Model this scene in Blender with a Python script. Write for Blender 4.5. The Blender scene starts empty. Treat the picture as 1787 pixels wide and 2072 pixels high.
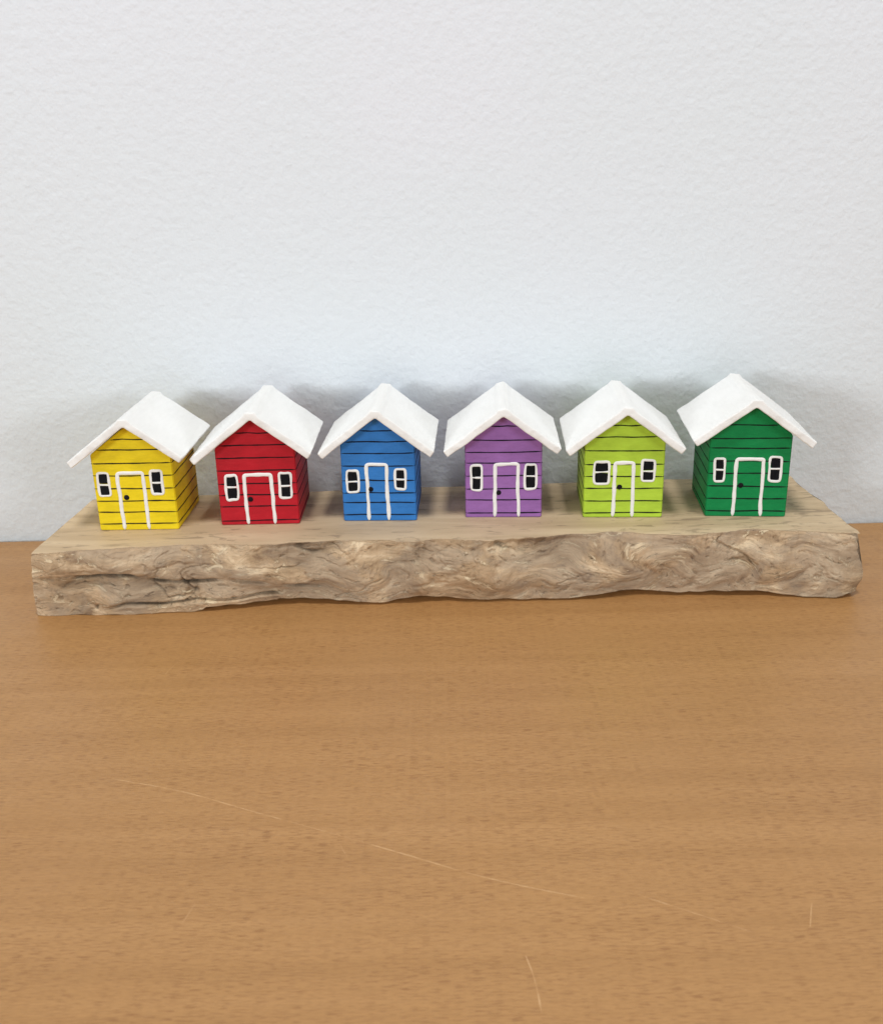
import bpy, bmesh, math, random
from mathutils import Vector, Matrix, noise
random.seed(7)
S = 0.01                       # everything is modelled in centimetres, stored in metres
scn = bpy.context.scene
col = scn.collection
def n3(x, y, z): return noise.noise(Vector((x, y, z)))
def frac(x, y, z, o=4): return noise.fractal(Vector((x, y, z)), 0.9, 2.1, o)
def sm(a, b, x):
    t = max(0, min(1, (x-a)/(b-a))); return t*t*(3-2*t)

# ------------------------------------------------------------------ materials
def lin(r, g, b):
    f = lambda c: (c/255/12.92) if c/255 <= .04045 else ((c/255+.055)/1.055)**2.4
    return (f(r), f(g), f(b), 1)
class M:
    def __init__(s, name, rough=.5, spec=.5):
        s.m = bpy.data.materials.new(name); s.m.use_nodes = True
        s.t = s.m.node_tree; s.b = s.t.nodes['Principled BSDF']
        s.b.inputs['Roughness'].default_value = rough
        s.b.inputs['Specular IOR Level'].default_value = spec
        tc = s.n('ShaderNodeTexCoord'); mp = s.n('ShaderNodeMapping'); mp.inputs['Scale'].default_value = (100, 100, 100)
        s.l(tc.outputs['Object'], mp.inputs['Vector']); s.co = mp.outputs[0]
    def n(s, k): return s.t.nodes.new(k)
    def l(s, a, b): s.t.links.new(a, b)
    def vec(s, scale, src=None):
        mp = s.n('ShaderNodeMapping'); mp.inputs['Scale'].default_value = scale
        s.l(src or s.co, mp.inputs['Vector']); return mp.outputs[0]
    def noise(s, scale=(1, 1, 1), detail=3, rough=.5, dist=0, src=None):
        t = s.n('ShaderNodeTexNoise'); t.inputs['Scale'].default_value = 1
        t.inputs['Detail'].default_value = detail; t.inputs['Roughness'].default_value = rough
        t.inputs['Distortion'].default_value = dist
        s.l(s.vec(scale, src), t.inputs['Vector']); return t.outputs['Fac']
    def ramp(s, src, stops):
        r = s.n('ShaderNodeValToRGB'); e = r.color_ramp.elements
        while len(e) < len(stops): e.new(.5)
        for q, (p, c) in zip(e, stops):
            q.position = p; q.color = c if isinstance(c, tuple) else (c, c, c, 1)
        s.l(src, r.inputs[0]); return r.outputs[0]
    def mix(s, fac, a, b, mode='MIX'):
        m = s.n('ShaderNodeMix'); m.data_type = 'RGBA'; m.blend_type = mode
        for i, v in ((0, fac), (6, a), (7, b)):
            if isinstance(v, (int, float)): m.inputs[i].default_value = v
            elif isinstance(v, tuple): m.inputs[i].default_value = v
            else: s.l(v, m.inputs[i])
        return m.outputs[2]
    def math(s, op, a, b=0.0):
        m = s.n('ShaderNodeMath'); m.operation = op
        for i, v in ((0, a), (1, b)):
            if isinstance(v, (int, float)): m.inputs[i].default_value = v
            else: s.l(v, m.inputs[i])
        return m.outputs[0]
    def bump(s, src, dist=.01, strength=1.0, prev=None):
        b = s.n('ShaderNodeBump'); b.inputs['Distance'].default_value = dist*S; b.inputs['Strength'].default_value = strength
        s.l(src, b.inputs['Height'])
        if prev: s.l(prev, b.inputs['Normal'])
        return b.outputs[0]
    def out(s, color=None, normal=None, rough=None):
        if color is not None:
            if isinstance(color, tuple): s.b.inputs['Base Color'].default_value = color
            else: s.l(color, s.b.inputs['Base Color'])
        if normal: s.l(normal, s.b.inputs['Normal'])
        if rough: s.l(rough, s.b.inputs['Roughness'])
        return s.m

def paint(name, c, rough=.5):
    m = M(name, rough, .3)
    dark = tuple(v*.88 for v in c[:3])+(1,); lite = tuple(min(1, v*1.08+.005) for v in c[:3])+(1,)
    a = m.ramp(m.noise((.9, .9, 2.2), 4, .6), [(.3, dark), (.5, c), (.72, lite)])
    g = m.noise((2.5, 2.5, 16), 3, .6)
    a = m.mix(.12, a, m.ramp(g, [(.35, .55), (.65, 1.0)]), 'MULTIPLY')
    b = m.bump(g, .022, .6)
    b = m.bump(m.noise((14, 14, 14), 3), .012, .5, b)
    return m.out(a, b)

def ink(name, c=(.006, .006, .008, 1), rough=.6):
    m = M(name, rough, .12)
    return m.out(m.ramp(m.noise((6, 6, 6), 3), [(.3, c), (.8, tuple(v*1.8 for v in c[:3])+(1,))]), m.bump(m.noise((20, 20, 20), 2), .01, .3))

def white_paint(name, rough=.55, bumpy=.03):
    m = M(name, rough, .3)
    a = m.ramp(m.noise((.7, .35, .7), 4, .6), [(.28, (.86, .865, .85, 1)), (.6, (.905, .91, .90, 1))])
    st = m.noise((7, 1.1, 7), 3, .6)
    a = m.mix(.09, a, m.ramp(st, [(.3, .72), (.6, 1.0)]), 'MULTIPLY')
    b = m.bump(st, bumpy, .6); b = m.bump(m.noise((5, 5, 5), 4, .6), bumpy*1.5, .6, b)
    return m.out(a, b)

def wall_mat():
    m = M('painted_plaster', .60, .3)
    a = m.ramp(m.noise((.03, .03, .03), 3, .5), [(.3, (.725, .795, .825, 1)), (.7, (.775, .81, .87, 1))])
    sp = m.noise((.33, .33, .33), 5, .65)
    a = m.mix(.22, a, m.ramp(sp, [(.22, .86), (.40, 1.0)]), 'MULTIPLY')
    b = m.bump(m.noise((.8, .8, .8), 3, .5), .045, .55)
    b = m.bump(m.noise((2.9, 2.9, 2.9), 2, .5), .064, .75, b)
    return m.out(a, b)

def table_mat():
    m = M('beech_laminate', .40, .38)
    base = m.ramp(m.noise((.02, .9, 1), 4, .6, .15), [(.25, lin(172, 128, 78)), (.5, lin(180, 135, 84)), (.75, lin(187, 142, 91))])
    fl = m.ramp(m.noise((2.1, 26, 1), .4, .4, .04), [(.585, 0.0), (.63, 1.0)])
    patch = m.ramp(m.noise((.2, .5, 1), 3), [(.34, .35), (.58, 1.0)])
    f = m.math('MULTIPLY', fl, patch)
    c = m.mix(m.math('MULTIPLY', f, .60), base, lin(142, 97, 55))
    fl2 = m.ramp(m.noise((3.6, 46, 1), .6, .4), [(.58, 0.0), (.64, 1.0)])
    c = m.mix(m.math('MULTIPLY', fl2, .42), c, lin(140, 96, 55))
    fine = m.ramp(m.noise((.6, 36, 1), 2, .6), [(.35, .88), (.62, 1.04)])
    c = m.mix(.6, c, fine, 'MULTIPLY')
    c = m.mix(.7, c, m.ramp(m.noise((.05, .06, 1), 3), [(.3, (.94, .92, .92, 1)), (.7, (1.04, 1.03, 1.0, 1))]), 'MULTIPLY')
    b = m.bump(fl, -.004, .5); b = m.bump(m.noise((2, 14, 1), 3), .005, .5, b)
    r = m.ramp(m.noise((.3, .3, 1), 4), [(.3, .34), (.7, .48)])
    return m.out(c, b, r)

def scratch_mat():
    m = M('scratched_laminate', .5, .4)
    return m.out(m.ramp(m.noise((1.6, 1.6, 1.6), 4, .6), [(.38, lin(188, 143, 93)), (.62, lin(216, 175, 128))]), None)

def planed_mat():
    m = M('planed_driftwood', .6, .3)
    c = m.ramp(m.noise((.09, .8, .3), 4, .55, .8), [(.25, lin(184, 160, 128)), (.5, lin(206, 182, 149)), (.75, lin(222, 200, 167))])
    g = m.noise((.5, 9, 2), 4, .6, .6)
    c = m.mix(.18, c, m.ramp(g, [(.3, .74), (.6, 1.0)]), 'MULTIPLY')
    sep = m.n('ShaderNodeSeparateXYZ'); m.l(m.co, sep.inputs[0])
    more = m.math('MULTIPLY', m.ramp(m.math('MULTIPLY', sep.outputs[0], .05), [(.35, 0.0), (.8, 1.0)]), .045)
    st = m.ramp(m.math('ADD', m.noise((.30, 1.3, .3), 5, .62, 2.4), more), [(.575, 0.0), (.66, 1.0)])
    c = m.mix(m.math('MULTIPLY', st, .55), c, lin(130, 110, 92))
    return m.out(c, m.bump(g, .02, .4))

def rough_mat():
    m = M('weathered_driftwood', .75, .22)
    fl = m.n('ShaderNodeAttribute'); fl.attribute_name = 'flow'
    fx = m.n('ShaderNodeAttribute'); fx.attribute_name = 'along'
    rl = m.n('ShaderNodeAttribute'); rl.attribute_name = 'relief'
    cmb = m.n('ShaderNodeCombineXYZ'); m.l(fx.outputs['Fac'], cmb.inputs[0]); m.l(fl.outputs['Fac'], cmb.inputs[1])
    src = cmb.outputs[0]
    c = m.ramp(m.noise((.45, 1.1, 1), 7, .64, .8, src), [(.33, lin(140, 114, 88)), (.44, lin(176, 150, 119)), (.54, lin(196, 170, 138)), (.66, lin(222, 200, 168))])
    lay = m.noise((.28, .75, 1), 4, .5, .6, src)
    band = m.math('FRACT', m.math('MULTIPLY', lay, 20.0))
    bandr = m.ramp(band, [(.0, .50), (.09, .94), (.6, 1.05), (.95, .98), (1.0, .54)])
    bm_ = m.ramp(m.noise((.5, 1.1, 1), 5, .65, .6), [(.43, 0.0), (.55, 1.0)])
    c = m.mix(m.math('MULTIPLY', bm_, .75), c, bandr, 'MULTIPLY')
    g = m.noise((2.2, 11, 1), 6, .70, .4, src)
    gm = m.ramp(m.noise((.35, .9, 1), 4, .6, .6), [(.42, .10), (.60, .85)])
    c = m.mix(gm, c, m.ramp(g, [(.36, .50), (.50, 1.0), (.7, 1.08)]), 'MULTIPLY')
    hl = m.ramp(m.noise((1.1, 5, 1), 6, .75, .8, src), [(.635, 0.0), (.655, 1.0)])
    c = m.mix(m.math('MULTIPLY', hl, .72), c, lin(90, 68, 50))
    pale = m.ramp(m.noise((.8, 2.1, 1), 8, .70, 1.2, src), [(.58, 0.0), (.60, 1.0)])
    c = m.mix(m.math('MULTIPLY', pale, .6), c, lin(236, 218, 184))
    gry = m.ramp(m.noise((.22, .6, .3), 6, .62, 1.0), [(.44, 0.0), (.55, 1.0)])
    c = m.mix(m.math('MULTIPLY', gry, .45), c, lin(152, 138, 123))
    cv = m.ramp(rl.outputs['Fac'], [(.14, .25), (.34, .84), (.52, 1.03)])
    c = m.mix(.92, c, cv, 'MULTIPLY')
    b = m.bump(g, .035, .6); b = m.bump(m.noise((5, 9, 9), 6, .7), .035, .6, b); b = m.bump(pale, .04, .6, b); b = m.bump(hl, -.05, .6, b)
    return m.out(c, b)

MW = white_paint('white_frame_paint', .5, .012)
MR = white_paint('white_roof_paint', .6, .020)
MK = ink('black_ink')
MG = ink('black_window_paint', (.005, .006, .008, 1), .45)

# ------------------------------------------------------------------ mesh helpers
def link(name, bm, mats, parent=None, smooth=True, loc=(0, 0, 0)):
    bmesh.ops.recalc_face_normals(bm, faces=bm.faces)
    me = bpy.data.meshes.new(name)
    for v in bm.verts: v.co *= S
    bm.to_mesh(me); bm.free()
    for m in (mats if isinstance(mats, (list, tuple)) else [mats]): me.materials.append(m)
    for p in me.polygons: p.use_smooth = smooth
    o = bpy.data.objects.new(name, me); col.objects.link(o); o.parent = parent
    o.location = Vector(loc)*S
    return o
def box(bm, a, b, mi=0):
    vs = [bm.verts.new((x, y, z)) for x in (a[0], b[0]) for y in (a[1], b[1]) for z in (a[2], b[2])]
    for q in ((0, 1, 3, 2), (4, 6, 7, 5), (0, 4, 5, 1), (2, 3, 7, 6), (0, 2, 6, 4), (1, 5, 7, 3)):
        bm.faces.new([vs[i] for i in q]).material_index = mi
def chaikin(p, closed, it=2):
    for _ in range(it):
        q = []; n = len(p); rng = range(n) if closed else range(n-1)
        if not closed: q.append(p[0])
        for i in rng:
            a = Vector(p[i]); b = Vector(p[(i+1) % n])
            q += [tuple(a.lerp(b, .25)), tuple(a.lerp(b, .75))]
        if not closed: q.append(p[-1])
        p = q
    return p
def dense(p, step, closed):
    out = []; n = len(p)
    for i in (range(n) if closed else range(n-1)):
        a = Vector(p[i]); b = Vector(p[(i+1) % n]); k = max(1, int((b-a).length/step))
        for j in range(k): out.append(a.lerp(b, j/k))
    if not closed: out.append(Vector(p[-1]))
    return out
def ribbon(bm, pts, w, to3, h=.03, closed=False, mi=0, wob=.16, seed=0.0, step=.09, taper=True):
    P = dense([tuple(p) for p in pts], step, closed); n = len(P); rings = []
    for i, p in enumerate(P):
        a = P[i-1] if (closed or i) else P[0]; b = P[(i+1) % n] if (closed or i < n-1) else P[-1]
        t = (b-a); t = t.normalized() if t.length > 1e-6 else Vector((1, 0)); nn = Vector((-t.y, t.x))
        ww = w*(1+wob*1.8*n3(p.x*2.3+seed, p.y*2.3, seed)); hh = h*(1+.5*n3(p.x*3, p.y*3+seed, 2))
        if not closed and taper:
            e = min(i, n-1-i)
            ww *= (.35, .82, 1)[min(e, 2)]; hh *= (.4, .9, 1)[min(e, 2)]
        c = p + nn*(w*.18*n3(p.x*1.4+seed*3, p.y*1.4, seed+5))
        rings.append([bm.verts.new(to3(c+nn*(ww*.5*s), d)) for s, d in ((-1, -.02), (-.82, hh*.75), (-.3, hh), (.3, hh), (.82, hh*.75), (1, -.02))])
    m = n if closed else n-1
    for i in range(m):
        A, B = rings[i], rings[(i+1) % n]
        for k in range(5): bm.faces.new((A[k], B[k], B[k+1], A[k+1])).material_index = mi
    if not closed:
        for R in (rings[0], rings[-1]): bm.faces.new(R).material_index = mi
def round_box(bm, lo, hi, r, seg, fn):
    L = Vector(lo); H = Vector(hi)
    def axis(k):
        a, b, n = lo[k], hi[k], seg[k]
        pts = [a, a+r*.3, a+r*.65, a+r] + [a+r+(b-a-2*r)*i/n for i in range(1, n)] + [b-r, b-r*.65, b-r*.3, b]
        return pts
    A = [axis(0), axis(1), axis(2)]; cache = {}
    def vert(i, j, k):
        if (i, j, k) not in cache:
            p = Vector((A[0][i], A[1][j], A[2][k]))
            q = Vector([max(L[c]+r, min(H[c]-r, p[c])) for c in range(3)])
            d = p-q
            if d.length > 1e-9: p = q + d.normalized()*min(r, d.length if sum(abs(x) > 1e-9 for x in d) == 1 else r)
            cache[(i, j, k)] = bm.verts.new(fn(p))
        return cache[(i, j, k)]
    N = [len(a)-1 for a in A]
    for ax in range(3):
        u, v = [c for c in range(3) if c != ax]
        for e in (0, N[ax]):
            for i in range(N[u]):
                for j in range(N[v]):
                    ids = []
                    for (a, b) in ((i, j), (i+1, j), (i+1, j+1), (i, j+1)):
                        t = [0, 0, 0]; t[ax] = e; t[u] = a; t[v] = b; ids.append(vert(*t))
                    bm.faces.new(ids)

# ------------------------------------------------------------------ setting
bm = bmesh.new(); box(bm, (-130, 55.0, -75), (130, 58, 130))
wall = link('wall', bm, wall_mat(), smooth=False)
wall['kind'] = 'structure'; wall['label'] = 'white painted plaster wall behind the table'; wall['category'] = 'wall'

bm = bmesh.new(); box(bm, (-110, -40, -2.6), (110, 54.85, 0))
bmesh.ops.bevel(bm, geom=[e for e in bm.edges], offset=.2, segments=3, affect='EDGES')
def flat(p, d): return (p.x, p.y, max(d, -.01))
for pts, w in (([(-12.0, 30.9), (-9.3, 30.1), (-6.8, 28.9), (-4.3, 27.8), (-1.7, 26.6), (1.2, 25.2), (4.0, 24.3)], .030),
               ([(-7.8, 23.6), (-7.6, 24.4)], .036), ([(2.05, 22.1), (2.25, 21.2), (2.3, 20.1)], .032),
               ([(10.2, 22.9), (10.6, 23.9)], .032), ([(5.6, 24.4), (8.5, 22.8)], .016),
               ([(-3.2, 26.3), (-3.5, 27.0)], .016), ([(-12.0, 38.5), (-11.7, 39.6)], .018), ([(-10.5, 40.2), (-10.4, 40.9)], .02)):
    ribbon(bm, chaikin(pts, False, 2) if len(pts) > 2 else pts, w, flat, h=.002, mi=1, wob=.8, seed=w*90, step=.25)
table = link('table', bm, [table_mat(), scratch_mat()], smooth=False)
table['kind'] = 'structure'; table['label'] = 'beech wood table top with small scratches'; table['category'] = 'table'

# ------------------------------------------------------------------ driftwood board
def interp(tab, x):
    if x <= tab[0][0]: return tab[0][1]
    for (a, p), (b, q) in zip(tab, tab[1:]):
        if x <= b: return p+(q-p)*sm(a, b, x)
    return tab[-1][1]
TOPY = [(-19.6, 44.5), (-17, 44.9), (-14.5, 45.15), (-11.5, 45.35), (-8.5, 45.1), (-5.5, 45.4), (-3, 45.35), (-1.5, 45.0), (0, 45.35), (2, 44.95), (4.5, 45.3), (7, 45.65), (9.3, 45.8), (10.4, 45.3), (12.5, 45.15), (14, 45.5), (15.5, 45.75), (17.5, 45.35), (19.9, 44.9)]
BOTY = [(-20, 44.6), (-15, 44.6), (-11.5, 44.8), (-8, 45.3), (-3, 45.1), (-1, 45.35), (3, 45.15), (7, 45.1), (10, 45.5), (15, 45.2), (20, 44.5)]
LIFT = [(-20, .0), (-12, .03), (-11.6, .08), (-11.3, .26), (-8, .30), (-7.9, .36), (-6, .32), (-3, .12), (-1, .33), (2, .12), (6, .12), (9, .34), (12, .2), (15, .30), (18, .06), (19.4, .06), (20, .25)]
BACKY = [(-20, 52.3), (-10, 52.8), (0, 53.2), (10, 53.5), (20, 53.8)]
SWIRL = [(-11.3, 2.2, 1.3, .4), (-3.0, 1.7, .9, -.9), (3.6, .9, .9, -.8), (6.9, 2.1, .8, .9), (9.9, 1.6, .8, -1.0), (12.4, 2.3, .7, .8), (14.6, 1.0, .7, 1.0), (17.2, 2.1, 1.0, -.6), (-16.2, .9, .7, .9)]
BUMPS = [(-4.3, 1.9, 1.8, 1.0, .20), (1.0, 1.9, 1.5, .8, .18), (4.3, 1.2, 1.6, .9, .18), (8.6, 2.2, .7, .9, .17), (7.2, 1.2, 1.1, .7, .14), (11.3, 1.4, 1.2, .9, .19), (13.6, .9, .9, .6, .14), (16.2, 1.9, 1.2, .8, .18), (18.3, 1.3, .9, .9, .14), (-8.5, 1.4, 1.6, .6, .12), (-16.3, .7, .8, .45, .14), (-1.6, 1.0, 1.0, .6, .12), (-12.5, 2.6, 2.0, .5, .12)]
TH = 3.3
def warp(x, z):
    X, Z = x, z
    for kx, kz, R, a in SWIRL:
        dx, dz = (x-kx), (z-kz); r2 = (dx*dx*.5+dz*dz)/(R*R); w = math.exp(-r2)*a
        if w*w > 1e-4:
            c, s = math.cos(w), math.sin(w); X += dx*c-dz*s-dx; Z += dx*s+dz*c-dz
    Z += .40*n3(x*.22, z*.4, 3.3) + .22*n3(x*.6, z*.8, 9.1) + .08*n3(x*2, z*2.4, 9.1); X += .7*n3(x*.4, z*.7, 14.1) + .15*n3(x*2, z*2.4, 19.1)
    return X, Z
def relief(x, z):
    X, f = warp(x, z)
    d = .18*n3(x*.28+4, z*.55, 1.7) + .05*n3(X*.55, f*.9, 5.5) + .02*n3(X*1.2, f*2.0, 8.2)
    d += .030*frac(X*1.5, f*3.6, 2.2, 6)*(.30+sm(-.15, .3, n3(x*.35, z*.7, 88)))
    for bx, bz, rx, rz, h in BUMPS:
        q = ((X-bx)/rx)**2+((f-bz)/rz)**2
        if q < 6: d += h*(math.exp(-q*q*.6)-.30*math.exp(-((math.sqrt(q)-1.25)/.18)**2))
    cr = (1-min(1, abs(n3(X*.28, f*.8, 21.5)+.04*n3(x*4, z*6, 1))*14)) * sm(-.05, .3, n3(x*.3, z*.5, 40))
    d -= .15*max(0, cr)**1.3
    cr = (1-min(1, abs(n3(X*.6+40, f*1.4, 31.5)+.05*n3(x*5, z*7, 2))*15)) * sm(0, .35, n3(x*.35+9, z*.6, 44))
    d -= .09*max(0, cr)**1.2
    pit = n3(X*2.6, f*4.5, 61); d -= .07*sm(.42, .55, pit)
    zc = 2.05 - .08*(x+18) + .12*math.sin(x*1.1)
    if x < -5:
        m = sm(-5, -8, x)*sm(-19.6, -17.8, x)
        d -= (.24*math.exp(-((z-zc)/.08)**2)*sm(-.35, .05, n3(x*.8, 0, 71)) + .10*math.exp(-((z-zc+.25)/.40)**2))*m
        d += .16*math.exp(-((z-zc-.55)/.45)**2)*m
        if x > -16.5:      # thin split lip along the lower left
            zz = .42+.03*(x+12)+.06*math.sin(x*2); q = sm(-16.5, -15, x)*sm(-7.6, -8.4, x)
            d += (-.26*math.exp(-((z-zz-.12)/.06)**2) + .12*sm(zz+.08, zz, z))*q
    return d, X, f
bm = bmesh.new()
NX, NF, NT = 950, 84, 26
rel = bm.verts.layers.float.new('relief'); flo = bm.verts.layers.float.new('flow'); alo = bm.verts.layers.float.new('along')
rows = []
for i in range(NX+1):
    u = i/NX
    row = []
    def add(x, y, z, r=.5, f=0.0, a=0.0):
        v = bm.verts.new((x, y, z)); v[rel] = r; v[flo] = f; v[alo] = a; row.append(v)
    def X(y, z):   # ends: lean and slight waviness, the right one bulging low down
        xl = -19.50 - .22*(1-z/TH) + .07*(y-44.5) + .05*n3(y*.8, z, 3)
        xr = 19.90 + .42*math.exp(-((z-1.2)/.9)**2) - .05*(y-44.5) + .14*n3(y*.7, z*1.2, 9) + .05*n3(y*2, z*3, 9)
        return xl+(xr-xl)*u
    x0 = X(45, 1.5)
    by = interp(BACKY, x0) + .12*n3(x0*.5, 0, 4)
    lift = max(0, interp(LIFT, x0) + .05*n3(x0*1.3, 2, 2))
    ty = interp(TOPY, x0) + .12*n3(x0*.9, 3, 3) + .08*n3(x0*2.7, 3, 3) + .04*n3(x0*7, 3, 3)
    yb = interp(BOTY, x0) + .10*n3(x0*1.1, 8, 3)
    add(X(by, 0), by, .02); add(X(by, 1.5), by+.05, 1.5); add(X(by, TH-.1), by, TH-.08)
    for j in range(NT+1):
        y = by-.08 + (ty-by+.08)*j/NT
        z = TH + .012*n3(x0*.3, y*.3, 1)
        if j == NT: z -= .03
        add(X(y, z), y, z)
    for j in range(1, NF+1):
        k = j/NF
        z = TH-.03 + (lift-TH+.03)*k
        d, wx, f = relief(x0, z)
        bulge = .16*math.sin(math.pi*min(1, k*1.02))*(1+.6*n3(x0*.3, 5, 5))
        env = sm(0, .08, k)*(1-.5*sm(.88, 1, k))
        y = ty+(yb-.05-ty)*k - bulge - d*env
        endr = .25*(math.exp(-(x0+19.7)/.25) if x0 < 0 else 1.6*math.exp((x0-20.2)/.4))
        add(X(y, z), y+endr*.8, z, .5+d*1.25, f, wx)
    add(X(yb+.7, 0), yb+.75, max(.02, lift*.3))
    rows.append(row)
n = len(rows[0])
for i in range(NX):
    for j in range(n):
        jj = (j+1) % n
        fa = bm.faces.new((rows[i][j], rows[i+1][j], rows[i+1][jj], rows[i][jj]))
        fa.material_index = 1 if j < 3+NT else 0
for r in (rows[0], rows[-1]): bm.faces.new(r).material_index = 0
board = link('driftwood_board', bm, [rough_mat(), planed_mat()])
board['label'] = 'thick pale driftwood board with a rough gnarled front edge, under the row of houses'; board['category'] = 'wooden base'
me = board.data
bm = bmesh.new(); bm.from_mesh(me)
for e in bm.edges:
    if len(e.link_faces) == 2:
        a, b = e.link_faces
        if a.material_index != b.material_index or len(a.verts) > 4 or len(b.verts) > 4: e.smooth = False
bm.to_mesh(me); bm.free()

# ------------------------------------------------------------------ houses
def front(yf):
    return lambda p, d: (p.x, yf-d, p.y)
def make_house(idx, kind, c, label, cx, cy, w, yaw, slope, apex, ovl, ovr, dep, rdep, door, knob, wins, lines):
    root = bpy.data.objects.new('toy_house', None); col.objects.link(root)
    root.empty_display_size = .02
    root.location = Vector((cx, cy, TH+.012))*S; root.rotation_euler = (0, 0, math.radians(-yaw))
    root['label'] = label; root['category'] = 'toy house'; root['group'] = 'painted wooden toy houses in a row on the driftwood board'
    tn = math.tan(math.radians(slope)); hw = w/2; eave = apex-hw*tn
    rnd = random.Random(idx*13+5)
    bm = bmesh.new()
    prof = [(-hw, 0), (hw, 0), (hw, eave), (0, apex), (-hw, eave)]
    F = [bm.verts.new((x, 0, z)) for x, z in prof]; B = [bm.verts.new((x, dep, z)) for x, z in prof]
    bm.faces.new(F); bm.faces.new(B[::-1])
    for i in range(5): bm.faces.new((F[i], B[i], B[(i+1) % 5], F[(i+1) % 5]))
    bmesh.ops.bevel(bm, geom=list(bm.edges), offset=.045, segments=3, affect='EDGES')
    for k, z in enumerate(lines):
        hx = min(hw-.02, (apex-z)/tn-.06)
        if hx < .12: continue
        s = idx*7.1+k*1.7
        a = rnd.uniform(-.02, .02); b = rnd.uniform(-.02, .02)
        pts = [(-hx+rnd.uniform(0, .03), z+a), (-hx*.3, z+rnd.uniform(-.02, .02)), (hx*.3, z+rnd.uniform(-.02, .02)), (hx-rnd.uniform(0, .03), z+b)]
        ribbon(bm, pts, .066, front(0), h=.016, mi=1, wob=.22, seed=s, step=.12)
        if z < eave-.05:
            ribbon(bm, [(.02, z+b), (dep*.5, z+rnd.uniform(-.03, .03)), (dep-.04, z+rnd.uniform(-.03, .03))], .066, lambda p, d: (hw+d, p.x, p.y), h=.016, mi=1, wob=.22, seed=s+.5, step=.15)
            ribbon(bm, [(.02, z+a), (dep*.5, z+rnd.uniform(-.03, .03)), (dep-.04, z+rnd.uniform(-.03, .03))], .066, lambda p, d: (-hw-d, p.x, p.y), h=.016, mi=1, wob=.22, seed=s+.8, step=.15)
    link('wall', bm, [paint(kind+'_paint', c), MK], root, smooth=False)
    th = .37; ca, sa = math.cos(math.radians(slope)), math.sin(math.radians(slope))
    LL = (hw+ovl-.08)/ca; RR = (hw+ovr-.08)/ca
    bm = bmesh.new(); e = .06; sd = idx*3.7
    def bend(p):
        a, y, cc = p
        s = a/math.sqrt(a*a+e*e); nx, nz = s*sa, ca
        l = math.hypot(nx, nz); nx /= l; nz /= l
        ab = math.sqrt(a*a+e*e)-e
        k = 1+(1/ca-1)*math.exp(-(a/.12)**2)
        x = a*ca + nx*cc*k; z = apex+.03 - ab*sa + nz*cc*k
        q = Vector((x, y, z))
        q.x += .022*n3(x*1.1, y*1.1+sd, z*1.1); q.z += .024*n3(x*1.3+9, y*1.3+sd, z*1.3)
        q.y += .05*n3(x*1.2, z*1.6, sd+y*.3) + .025*n3(x*4, z*4, sd)
        q.z += .012*n3(x*3.5, y*3.5+sd, 3)
        return q
    of = -.62
    round_box(bm, (-LL, of, 0), (RR, of+rdep, th), .075, (64, 44, 2), bend)
    link('roof', bm, MR, root)
    (xl, xr, zt) = door
    bm = bmesh.new()
    pts = chaikin([(xl+rnd.uniform(-.03, .03), .03), (xl, zt*.5), (xl-.01, zt-.16), (xl+.01, zt-.0), (xl+.17, zt+rnd.uniform(.01, .04)), (xr-.15, zt+.03), (xr-.01, zt-.0), (xr-.02, zt-.18), (xr, zt*.5), (xr+rnd.uniform(-.02, .04), .02)], False, 2)
    ribbon(bm, pts, .20, front(0), h=.035, wob=.14, seed=idx*2.3, step=.08)
    dr = link('door', bm, MW, root)
    bm = bmesh.new()
    bmesh.ops.create_uvsphere(bm, u_segments=16, v_segments=10, radius=.135)
    for v in bm.verts:
        v.co.y *= .3; v.co.x += knob[0]; v.co.z += knob[1]; v.co.y -= .01
    link('doorknob', bm, MK, dr)
    for (wx, wz, ww, wh) in wins:
        bm = bmesh.new(); a = ww/2-.07; b = wh/2-.07; t = .05*rnd.uniform(-1, 1)
        j = lambda: rnd.uniform(-.02, .02)
        P = [(wx-a+j(), wz-b+j()+t), (wx+j(), wz-b+j()), (wx+a+j(), wz-b+j()-t*.3), (wx+a+j(), wz+j()), (wx+a+j()+t*.3, wz+b+j()), (wx+j(), wz+b+j()), (wx-a+j(), wz+b+j()), (wx-a+j(), wz+j())]
        Q = []
        for i, p in enumerate(P):
            if i % 2 == 0:
                for q in (P[i-1], P[(i+1) % 8]):
                    Q.append(tuple(Vector(p).lerp(Vector(q), .18)))
            else: Q.append(p)
        ribbon(bm, chaikin(Q, True, 1), .14, front(0), h=.032, closed=True, wob=.22, seed=idx+wx, step=.06)
        mz = wz+rnd.uniform(-.03, .05)
        ribbon(bm, [(wx-a, mz), (wx+a, mz+rnd.uniform(-.03, .03))], .10, front(0), h=.03, wob=.3, seed=idx+wx+4, step=.06)
        wn = link('window', bm, MW, root)
        for lo, hi in ((wz-b+.05, mz-.045), (mz+.045, wz+b-.05)):
            bm = bmesh.new()
            cz = (lo+hi)/2; hz = (hi-lo)/2+.015; ha = a-.04
            sdp = rnd.random()*30
            ring = []
            for q in range(28):
                an = q/28*math.tau; cs, sn = math.cos(an), math.sin(an); pw = .36
                r = 1+.10*n3(cs*1.2, sn*1.2, sdp)
                ring.append((wx+math.copysign(abs(cs)**pw, cs)*ha*r, cz+math.copysign(abs(sn)**pw, sn)*hz*r))
            f0 = [bm.verts.new((x, .004, z)) for x, z in ring]; f1 = [bm.verts.new((wx+(x-wx)*.96, -.018, cz+(z-cz)*.96)) for x, z in ring]
            bm.faces.new(f1)
            for q in range(28): bm.faces.new((f0[q], f0[(q+1) % 28], f1[(q+1) % 28], f1[q]))
            link('pane', bm, MG, wn, smooth=False)
    return root
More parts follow.
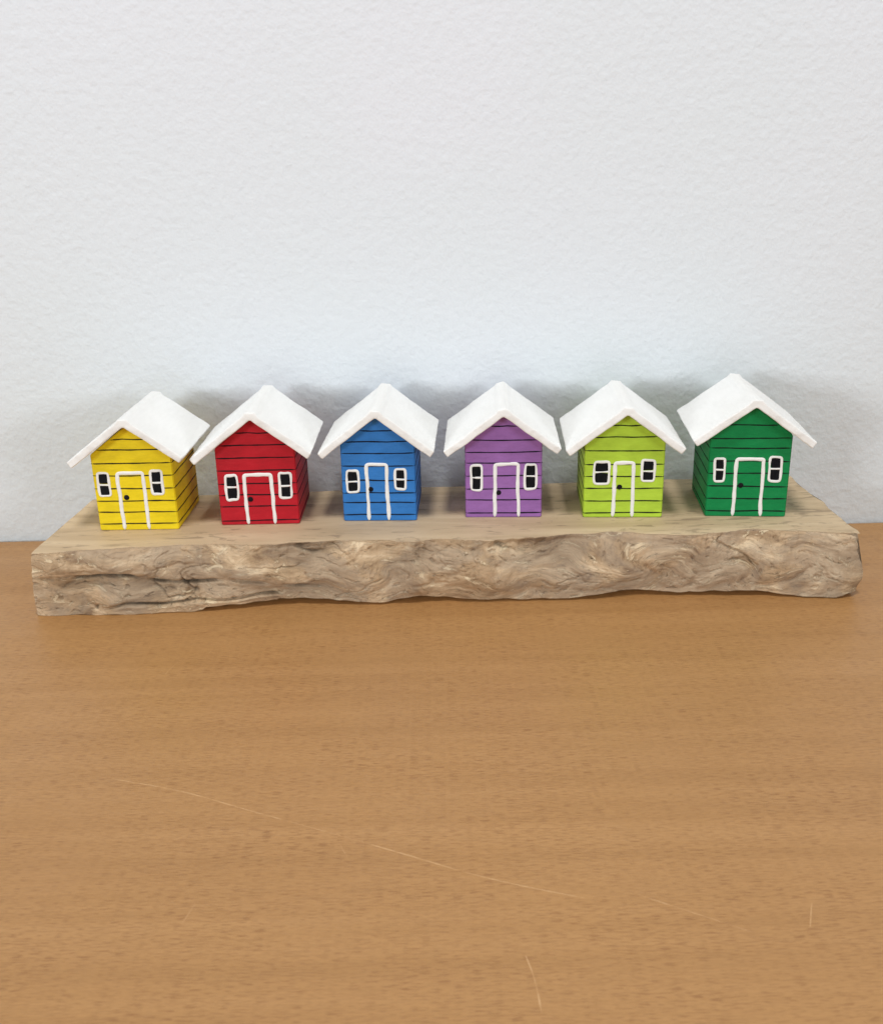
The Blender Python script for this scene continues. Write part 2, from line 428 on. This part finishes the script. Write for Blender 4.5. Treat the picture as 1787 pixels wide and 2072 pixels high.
L8 = [.28, .92, 1.55, 2.2, 2.85, 3.5, 4.12, 4.72]
def J(sd, sh=0): r = random.Random(sd); return [z+sh+r.uniform(-.07, .07) for z in L8]
H = [
 ('yellow', lin(240, 214, 22), 'yellow toy house with white roof at the left end of the board', -15.08, 47.37, 3.95, 1.0, 36.5, 5.40, .86, .62, (-.77, .48, 2.95), (-.45, 1.72), [(-1.48, 2.4, .70, 1.33), (1.13, 2.48, .70, 1.36)]),
 ('red', lin(188, 22, 40), 'red toy house with white roof between the yellow and blue houses', -9.10, 47.77, 3.93, 0.0, 37.5, 5.5, 1.0, .75, (-.64, .71, 2.6), (-.41, 1.35), [(-1.28, 1.98, .72, 1.42), (1.38, 2.03, .72, 1.42)]),
 ('blue', lin(50, 124, 200), 'blue toy house with white roof between the red and purple houses', -3.09, 47.93, 3.68, 2.5, 37.5, 5.42, .92, .86, (-.57, .42, 2.93), (-.42, 1.68), [(-1.29, 2.1, .70, 1.25), (1.09, 2.2, .66, 1.2)]),
 ('purple', lin(156, 107, 176), 'purple toy house with white roof between the blue and lime green houses', 3.13, 48.05, 3.82, 2.5, 36.5, 5.32, .92, .78, (-.42, .72, 2.78), (-.25, 1.32), [(-1.35, 2.1, .66, 1.42), (1.35, 2.15, .70, 1.42)]),
 ('lime_green', lin(182, 216, 66), 'lime green toy house with white roof between the purple and dark green houses', 9.07, 47.67, 3.92, 3.5, 37, 5.38, .85, .78, (-.45, .47, 2.83), (-.2, 1.6), [(-1.1, 2.35, .88, 1.28), (1.17, 2.45, .76, 1.22)]),
 ('dark_green', lin(0, 134, 72), 'dark green toy house with white roof at the right end of the board', 15.15, 47.40, 3.93, 5.0, 36.5, 5.68, .78, .88, (-.60, .70, 2.97), (-.33, 1.64), [(-1.41, 2.43, .64, 1.34), (1.27, 2.48, .70, 1.36)]),
]
for i, (k, c, lab, cx, cy, w, yaw, sl, ap, ol, orr, door, knob, wins) in enumerate(H):
    make_house(i, k, c, lab, cx, cy, w, yaw, sl, ap, ol, orr, 4.3, 6.0, door, knob, wins, J(i))

# ------------------------------------------------------------------ light
w = bpy.data.worlds.new('World'); scn.world = w; w.use_nodes = True
bg = w.node_tree.nodes['Background']; bg.inputs[0].default_value = (1.0, .97, .94, 1); bg.inputs[1].default_value = .25
def area(name, loc, target, size, power, c):
    l = bpy.data.lights.new(name, 'AREA'); l.shape = 'RECTANGLE'; l.size, l.size_y = size; l.energy = power; l.color = c
    o = bpy.data.objects.new(name, l); col.objects.link(o); o.location = loc
    o.rotation_euler = (Vector(target)-Vector(loc)).to_track_quat('-Z', 'Y').to_euler()
area('ceiling_light', (.05, -.10, 1.7), (0, .5, .05), (.28, .34), 15.5, (1, .98, .94))
area('room_light', (-1.2, -.9, .38), (0, .5, .12), (.50, .30), 12.5, (.93, .97, 1))
area('far_room_light', (1.25, -.9, .42), (0, .5, .12), (.55, .32), 8.5, (.93, .97, 1))

# ------------------------------------------------------------------ camera
cam = bpy.data.cameras.new('camera'); co = bpy.data.objects.new('camera', cam); col.objects.link(co)
cam.sensor_fit = 'HORIZONTAL'; cam.sensor_width = 36; cam.lens = 36*2050/1787
cam.clip_start = .01; cam.clip_end = 50
co.matrix_world = Matrix.Translation((0, 0, .2115)) @ Matrix.Rotation(math.radians(70), 4, 'X') @ Matrix.Rotation(math.radians(-1.25), 4, 'Z')
cam.dof.use_dof = True; cam.dof.focus_distance = .50; cam.dof.aperture_fstop = 32
scn.camera = co
scn.view_settings.view_transform = 'Standard'; scn.view_settings.look = 'None'; scn.view_settings.exposure = 0
